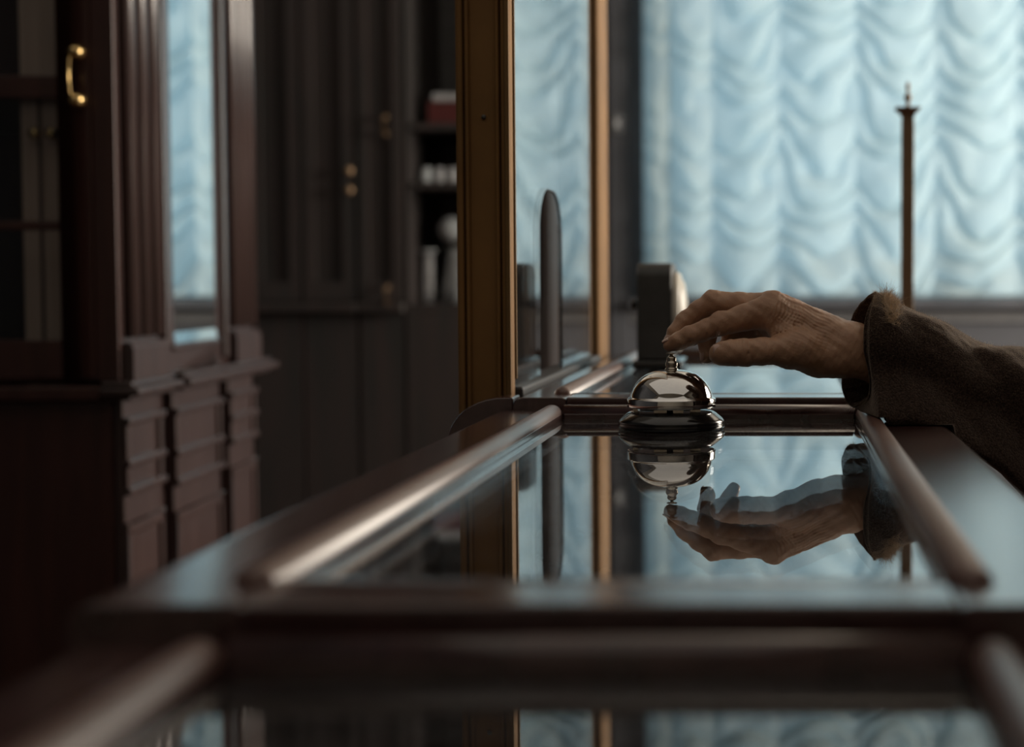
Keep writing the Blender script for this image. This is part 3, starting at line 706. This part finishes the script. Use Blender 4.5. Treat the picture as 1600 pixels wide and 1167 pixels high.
def surface_nets(lo, st, f):
    ins = f < 0; nx, ny, nz = f.shape
    c = [(i, j, k) for i in (0, 1) for j in (0, 1) for k in (0, 1)]
    sl = lambda o: (slice(o[0], nx - 1 + o[0]), slice(o[1], ny - 1 + o[1]), slice(o[2], nz - 1 + o[2]))
    cnt = sum(ins[sl(o)].astype(np.int8) for o in c); act = (cnt > 0) & (cnt < 8)
    ids = -np.ones(act.shape, int); I = np.argwhere(act); ids[act] = np.arange(len(I))
    acc = np.zeros((len(I), 3)); num = np.zeros(len(I))
    for a in c:
        for axs in range(3):
            if a[axs]: continue
            b = list(a); b[axs] = 1
            fa = f[I[:, 0] + a[0], I[:, 1] + a[1], I[:, 2] + a[2]]; fb = f[I[:, 0] + b[0], I[:, 1] + b[1], I[:, 2] + b[2]]
            m = (fa < 0) != (fb < 0); t = np.where(m, fa / np.where(m, fa - fb, 1), 0)
            p = np.tile(np.array(a, float), (len(I), 1)); p[:, axs] = t
            acc += p * m[:, None]; num += m
    V = lo + st * (I + acc / num[:, None]); Q = []
    for axs in range(3):
        u, w_ = [(1, 2), (2, 0), (0, 1)][axs]
        A = [slice(1, s - 1) for s in f.shape]; A[axs] = slice(0, f.shape[axs] - 1); B = list(A); B[axs] = slice(1, f.shape[axs])
        m = ins[tuple(A)] != ins[tuple(B)]; J = np.argwhere(m) + np.array([0 if k == axs else 1 for k in range(3)])
        flip = ins[J[:, 0], J[:, 1], J[:, 2]]
        def cell(du, dw):
            K = J.copy(); K[:, u] += du; K[:, w_] += dw; return ids[K[:, 0], K[:, 1], K[:, 2]]
        q = np.stack([cell(-1, -1), cell(0, -1), cell(0, 0), cell(-1, 0)], -1); q[~flip] = q[~flip][:, ::-1]; Q.append(q)
    Q = np.concatenate(Q); Q = Q[(Q >= 0).all(1)]
    return V, Q
V, Q = surface_nets(*build_hand())
# the rest of the person stands outside the picture, to the right of the counter
PC = Vector((.68, 1.14, 0))
def build_body():
    st = .0065; lo = np.array([.40, .80, .0]); hi = np.array([.98, 1.50, 1.74]); n = np.ceil((hi - lo) / st).astype(int)
    ax = [(lo[i] + st * np.arange(n[i])).astype(np.float32) for i in range(3)]; G = np.stack(np.meshgrid(*ax, indexing='ij'), -1)
    A = lambda x, y, z: np.array([PC.x + x, PC.y + y, z])
    segs = [(A(0, 0, 1.02), .105, A(0, 0, 1.28), .115), (A(0, -.12, 1.34), .06, A(0, .12, 1.34), .06), (A(0, 0, 1.34), .07, A(-.02, 0, 1.46), .053),
            (A(-.02, 0, 1.585), .083, A(-.045, 0, 1.58), .078), (A(0, 0, 1.60), .085, A(-.03, 0, 1.60), .08), (A(-.055, 0, 1.51), .050, A(-.085, 0, 1.485), .026),
            (A(-.115, 0, 1.575), .010, A(-.140, 0, 1.537), .011), (A(-.105, -.03, 1.592), .012, A(-.105, .03, 1.592), .012), (A(-.112, -.018, 1.508), .008, A(-.112, .018, 1.508), .008),
            (A(-.02, -.082, 1.57), .012, A(-.015, -.088, 1.54), .009), (A(-.02, .082, 1.57), .012, A(-.015, .088, 1.54), .009)]
    for sy in (-1, 1):
        segs += [(A(0, .085 * sy, .95), .085, A(-.01, .09 * sy, .50), .055), (A(-.01, .09 * sy, .50), .05, A(.01, .095 * sy, .09), .036), (A(.01, .095 * sy, .06), .038, A(-.15, .105 * sy, .035), .030)]
    segs += [(A(0, -.19, 1.32), .05, A(.03, -.235, 1.06), .04), (A(.03, -.235, 1.06), .038, A(-.02, -.25, .84), .026), (A(-.02, -.25, .83), .026, A(-.035, -.25, .77), .030)]
    for k in range(4): segs.append((A(-.055 + .02 * k, -.252, .76), .009, A(-.062 + .022 * k, -.247, .685 + .006 * abs(k - 1)), .007))
    segs.append((A(-.06, -.245, .80), .011, A(-.085, -.235, .745), .008))
    f = None
    for sg in segs: d = sdf_seg(G, sg); f = d if f is None else smin(f, d, .012)
    return surface_nets(lo, st, f)
V2, Q2 = build_body(); Q = np.concatenate([Q, Q2 + len(V)]); V = np.concatenate([V, V2])
me = bpy.data.meshes.new('person'); me.from_pydata(V.tolist(), [], Q.tolist()); me.polygons.foreach_set('use_smooth', [True] * len(Q)); me.materials.append(M['skin']); me.update()
hand = bpy.data.objects.new('person', me); COL.objects.link(hand)
tag(hand, 'person in a brown wool sleeve, hand reaching in to press the desk bell', 'person')
sm = hand.modifiers.new('relax', 'SMOOTH'); sm.factor = .5; sm.iterations = 2
# nails
def nail(c, t, up, L, W, name='fingernail'):
    c = Vector(c); t = Vector(t).normalized(); up = Vector(up); up = (up - up.dot(t) * t).normalized(); s = t.cross(up)
    vs, fs = [], []; nu, nv = 9, 9
    for lay in (0, 1):
        for i in range(nu):
            for j in range(nv):
                a = -1 + 2 * i / (nu - 1); b = -1 + 2 * j / (nv - 1)
                wd = W * (1 - .25 * max(0, a) ** 2 - .3 * max(0, -a) ** 3)
                vs.append(c + t * (a * L) + s * (b * wd) - up * (wd * .55 * b * b + .0006 * a * a + lay * .0007))
    for lay in (0, 1):
        o = lay * nu * nv
        for i in range(nu - 1):
            for j in range(nv - 1): fs.append((o + i * nv + j, o + i * nv + j + 1, o + (i + 1) * nv + j + 1, o + (i + 1) * nv + j))
    ring = [i * nv for i in range(nu)] + [(nu - 1) * nv + j for j in range(1, nv)] + [i * nv + nv - 1 for i in range(nu - 2, -1, -1)] + [j for j in range(nv - 2, 0, -1)]
    for k in range(len(ring)): a, b = ring[k], ring[(k + 1) % len(ring)]; fs.append((a, b, b + nu * nv, a + nu * nv))
    return MB().add(vs, fs, True).build(name, M['nail'], hand)
def nailpx(tip, prev, upv, r, L=.0055, W=.0052):
    a, b = Vector(hp(*tip)), Vector(hp(*prev)); t = (a - b).normalized(); u = Vector(upv); u = (u - u.dot(t) * t).normalized()
    nail(a - t * .001 + u * (r - .00005), t, u, L, W)
nailpx((1049, 531, 13), (1056, 520, 15), (-1, 0, .6), .0060)
nailpx((1046.5, 538.5, 0), (1060, 533, -1), (-.3, .25, 1), .0061)
nailpx((1105, 557, 29), (1104, 532, 34), (-1, -.1, 0), .0063)
nailpx((1126, 552.5, -30), (1142, 551.5, -30), (0, -.75, .65), .0093, .0065, .0062)

# ------------------------------------------------------------------ coat sleeve
def sleeve():
    # key rings: pixel x of centre, top, bottom, depth of centre (m), half depth (m)
    keys = [(1338, 459, 636, 1.298, .038), (1352, 458, 646, 1.298, .043), (1372, 460, 658, 1.300, .046), (1400, 471, 666, 1.302, .048), (1440, 489, 674, 1.305, .050), (1480, 507, 686, 1.308, .052),
            (1520, 529, 708, 1.310, .054), (1560, 540, 742, 1.312, .056), (1600, 545, 775, 1.315, .058), (1680, 558, 815, 1.32, .060), (1800, 570, 840, 1.33, .062), (1920, 560, 870, 1.34, .066)]
    rings = []
    K = np.array(keys, float); s = np.arange(len(K)); NS = 150; ss = np.linspace(0, len(K) - 1, NS)
    C = [np.interp(ss, s, K[:, i]) for i in range(5)]
    for i in range(1, 5):      # soften the polyline
        a = C[i].copy()
        for _ in range(3): a[1:-1] = (a[:-2] + 2 * a[1:-1] + a[2:]) / 4
        C[i] = a
    NT = 144; pts = []
    for k in range(NS):
        cx, tp, bt, dc, hd = [c[k] for c in C]; row = []
        a_ = k / (NS - 1)
        for j in range(NT):
            g = 2 * PI * j / NT; cu, su_ = math.cos(g), math.sin(g)      # cu up, su_ toward camera
            f0 = math.exp(-((ss[k]) / 1.2) ** 2)
            # slanted opening: near side right, far side left, top drawn back
            px = cx + f0 * (13 * su_ + 28 * max(0, cu) ** 3 + 24 * max(0, -cu) * su_)
            mid_, hh_ = (tp + bt) / 2, (bt - tp) / 2
            e = .9; y_ = mid_ - hh_ * math.copysign(abs(cu) ** e, cu)
            d = dc - hd * math.copysign(abs(su_) ** e, su_) - .058 * max(0, -cu) ** 1.5 * min(1, ss[k] / 2)
            p = P(px, y_, d)
            n_ = Vector((0, -su_, cu))
            # drapery folds: diagonal creases radiating from the cuff and the elbow
            w1 = noise.noise(Vector((p.x * 26 - cu * 1.4, cu * 1.7 + 3, su_ * 1.7))) * .0050
            ph_ = p.x * 95 + cu * 3.2 + su_ * 1.8 + 2.2 * noise.noise(Vector((p.x * 10, cu, su_)))
            w2 = (abs(math.sin(ph_ * .5)) ** 1.6) * .0050 * min(1, ss[k] / 2.5)
            w3 = noise.noise(Vector((p.x * 120, cu * 6, su_ * 6))) * .0009
            top_keep = 1 - .6 * max(0, cu) ** 3
            q = p + n_ * ((w1 + w2 - .0015) * top_keep + w3)
            zt_ = CZ - .119 + .0005                     # cloth lies on the counter where it meets it
            if q.x > .056: zt_ += .0124 if q.x < .0805 else .0066
            if q.x < .1325 and q.z < zt_: q.z = zt_
            row.append(q)
        pts.append(row)
    # continue: elbow then up to the shoulder (outside the picture)
    last = pts[-1]; cen = sum((Vector(p) for p in last), Vector()) / NT
    path = [(cen + Vector((.06, .0, -.005)), .062, 15), (cen + Vector((.12, -.005, .02)), .066, 45), (cen + Vector((.165, -.01, .08)), .064, 70), (cen + Vector((.20, -.015, .20)), .066, 78), (cen + Vector((.235, -.03, .33)), .072, 75), (cen + Vector((.25, -.05, .41)), .066, 65), (cen + Vector((.255, -.075, .44)), .04, 50)]
    for (c, r, ang) in path:
        a = math.radians(ang); u = Vector((-math.sin(a), 0, math.cos(a))); row = []
        for j in range(NT):
            g = 2 * PI * j / NT
            row.append(c + u * (r * math.cos(g)) + Vector((0, -1, 0)) * (r * math.sin(g)) * (1 + .03 * math.sin(g * 5 + r * 40)))
        pts.append(row)
    inner = []
    # cuff turned in: lining rings
    for t, sc, dxx in ((0, .985, -.0012), (1, .955, .0), (2, .93, .006), (3, .88, .016), (4, .78, .024), (5, .50, .034)):
        src = pts[0]; c = sum((Vector(p) for p in src), Vector()) / NT; row = []
        for p in src:
            q = c + (p - c) * sc; q.x = p.x * (1) + dxx + (0 if t < 3 else 0); row.append(q)
        inner.append(row)
    rows = inner[::-1] + pts
    vs = [tuple(p) for r in rows for p in r]; fs = []
    for k in range(len(rows) - 1):
        for j in range(NT): i2 = (j + 1) % NT; fs.append((k * NT + j, k * NT + i2, (k + 1) * NT + i2, (k + 1) * NT + j))
    fs.append(tuple((len(rows) - 1) * NT + j for j in range(NT)))
    o = MB().add(vs, fs, True).build('coat_sleeve', M['wool'], hand)
    sb_ = o.modifiers.new('s', 'SUBSURF'); sb_.levels = 1; sb_.render_levels = 1
    return pts, NT
spts, NT = sleeve()
# stitched seam running round the cuff, plus fibres
def strands(name, seeds, length, rad, mat, curl=.5, up=Vector((0, 0, 1))):
    m = MB(); vs, fs = [], []
    for (p, n) in seeds:
        L = length * random.uniform(.35, 1.1); d = (n + Vector([random.gauss(0, curl) for _ in range(3)])).normalized(); bend = Vector([random.gauss(0, curl * .9) for _ in range(3)])
        side = d.cross(Vector((random.random(), random.random(), random.random()))).normalized(); sd2 = d.cross(side)
        o = len(vs); K = 4
        for k in range(K + 1):
            t = k / K; c = p + d * L * t + bend * L * t * t * .6; r = rad * (1 - t * .8)
            for a in (0, 2.094, 4.189): vs.append(c + side * r * math.cos(a) + sd2 * r * math.sin(a))
        for k in range(K):
            for a in range(3): b = (a + 1) % 3; fs.append((o + k * 3 + a, o + k * 3 + b, o + k * 3 + 3 + b, o + k * 3 + 3 + a))
    me = bpy.data.meshes.new(name); me.from_pydata([tuple(v) for v in vs], [], fs); me.materials.append(mat)
    ob = bpy.data.objects.new(name, me); COL.objects.link(ob); ob.parent = hand; ob['kind'] = 'stuff'; return ob
def at(k, j): 
    p = Vector(spts[k][j % NT]); c = sum((Vector(q) for q in spts[k]), Vector()) / NT; n = (p - c); n.x *= .2; return p, n.normalized()
seeds = []
for _ in range(1500):          # frayed tuft over the top of the cuff
    t = random.random(); k = int(33 + 7 * t + random.gauss(0, 2.2)); j = int(random.uniform(-10, 24) if t > .3 else random.uniform(-12, 12)); k = max(26, k)
    seeds.append(at(k, j))
strands('frayed_fringe', seeds, .0078, .00017, M['fur'], .8)
seeds = [at(int(random.uniform(0, 3)), int(random.uniform(60, 92))) for _ in range(500)]
strands('frayed_fringe', seeds, .0045, .00006, M['fur'], .8)
seeds = []
for _ in range(9000):          # nap of the wool
    k = int(random.uniform(0, 118)); j = int(random.gauss(0, 17)); seeds.append(at(k, j))
strands('wool_nap', seeds, .0020, .00005, M['fur'], .9)
def ringed(rows, name, mat, parent=hand):
    n = len(rows[0]); vs = [tuple(p) for r in rows for p in r]; fs = []
    for k in range(len(rows) - 1):
        for j in range(n): i2 = (j + 1) % n; fs.append((k * n + j, k * n + i2, (k + 1) * n + i2, (k + 1) * n + j))
    return MB().add(vs, fs, True).build(name, mat, parent)
rows = []
for z, hy, hx, cx in ((1.455, .062, .062, -.012), (1.43, .075, .07, -.008), (1.405, .13, .085, 0), (1.37, .195, .098, 0), (1.32, .215, .115, 0), (1.2, .205, .135, 0), (1.05, .185, .13, 0), (.95, .195, .14, 0), (.8, .22, .16, 0), (.6, .245, .185, 0), (.45, .26, .20, 0), (.452, .25, .19, 0), (.6, .23, .17, 0)):
    row = []
    for j in range(96):
        a = 2 * PI * j / 96; fo = 1 + (.05 * max(0, (1.1 - z)) * math.sin(a * 9 + z * 2) if z < 1.1 else 0)
        row.append(Vector((PC.x + cx + hx * fo * math.cos(a), PC.y + hy * fo * math.sin(a), z)))
    rows.append(row)
ringed(rows, 'coat', M['wool'])
rows = []
for (x, y, z, r) in ((0, -.17, 1.36, .06), (.005, -.20, 1.31, .072), (.02, -.235, 1.18, .066), (.03, -.25, 1.05, .062), (.005, -.26, .93, .056), (-.02, -.262, .85, .052), (-.02, -.262, .852, .046), (-.01, -.26, .9, .044)):
    rows.append([Vector((PC.x + x + r * math.cos(a), PC.y + y + r * math.sin(a) * .9, z)) for a in [2 * PI * j / 48 for j in range(48)]])
ringed(rows, 'coat_sleeve', M['wool'])
for sy in (-1, 1):
    rows = [[Vector((PC.x + x + r * math.cos(a), PC.y + .092 * sy + r * math.sin(a), z)) for a in [2 * PI * j / 40 for j in range(40)]] for (x, z, r) in ((0, .62, .085), (0, .4, .072), (.005, .12, .062), (.005, .122, .056))]
    ringed(rows, 'trouser_leg', M['dark_inside'])
    m = MB(); vs = []
    rows = []
    for z, gx, gy in ((.002, 1, 1), (.02, 1.03, 1.05), (.045, 1, 1), (.075, .85, .85), (.10, .45, .75), (.125, .36, .7)):
        rows.append([Vector((PC.x - .055 + (.145 * gx) * math.cos(a) + (.105 * (1 - gx)), PC.y + .1 * sy + .048 * gy * math.sin(a), z)) for a in [2 * PI * j / 40 for j in range(40)]])
    o_ = ringed(rows, 'shoe', M['blackpaint'])
# hair, eyes
rows = []
for i in range(15):
    th = PI * .02 + (PI * .66) * i / 14; row = []
    for j in range(64):
        a = 2 * PI * j / 64; front = max(0, -math.cos(a)); t2 = min(th, 1.15 + 1.2 * (1 - front) ** .8)
        r = .106 + .004 * math.sin(a * 23 + th * 5)
        row.append(Vector((PC.x - .008 + r * 1.0 * math.sin(t2) * math.cos(a), PC.y + r * .90 * math.sin(t2) * math.sin(a), 1.598 + r * math.cos(t2))))
    rows.append(row)
ringed(rows, 'hair', M['hair'])
for sy in (-1, 1):
    MB().lathe((PC.x - .113, PC.y + .030 * sy, 1.574), [(0, -.010)] + [(.010 * math.sin(PI * i / 8), -.010 * math.cos(PI * i / 8)) for i in range(1, 8)] + [(0, .010)], 20).build('eye', M['white'], hand)
    MB().lathe((PC.x - .1215, PC.y + .030 * sy, 1.574), [(.0045, 0), (.004, -.0018), (0, -.002)], 16, 'X').build('iris', M['hair'], hand)
# rolled edge of the cuff and a stitched seam
m = MB(); m.tube([Vector(p) for p in spts[1]] + [Vector(spts[1][0])], .0013, 6); m.build('cuff_edge', M['wool'], hand)

# ------------------------------------------------------------------ light
wd = bpy.data.worlds.new('world'); S.world = wd; wd.use_nodes = True
bg = wd.node_tree.nodes['Background']; bg.inputs['Color'].default_value = (.64, .83, .93, 1); bg.inputs['Strength'].default_value = 1.12
def lamp(name, kind, loc, rot, energy, color, **kw):
    d = bpy.data.lights.new(name, kind); d.energy = energy; d.color = color
    for k, v in kw.items(): setattr(d, k, v)
    o = bpy.data.objects.new(name, d); COL.objects.link(o); o.location = loc; o.rotation_euler = rot; return o
# hazy sun high outside the curtained window
lamp('sun', 'SUN', (0, 9, 5), (math.radians(-48), 0, math.radians(8)), 1.35, (.84, .93, .98), angle=math.radians(22))
# daylight through the side window
lamp('side_window_daylight', 'AREA', (RX1 + .14, (SY0 + SY1) / 2, (SZ0 + SZ1) / 2), (0, math.radians(90), 0), 180, (1.0, .88, .74), shape='RECTANGLE', size=1.5, size_y=1.9)

lamp('ceiling_fill', 'AREA', (.1, .2, RH - .03), (0, 0, 0), 12, (1.0, .92, .82), shape='RECTANGLE', size=4.2, size_y=3.2)  # added fill light across the ceiling, lifts posts, cabinets and room ambient
S.view_settings.view_transform = 'Standard'; S.view_settings.look = 'None'; S.view_settings.gamma = 1; S.view_settings.use_curve_mapping = False
S.view_settings.exposure = 0
c = S.cycles; c.use_denoising = True; c.max_bounces = 10; c.transparent_max_bounces = 12; c.diffuse_bounces = 4; c.glossy_bounces = 6
c.caustics_reflective = False; c.caustics_refractive = False; c.sample_clamp_indirect = 4
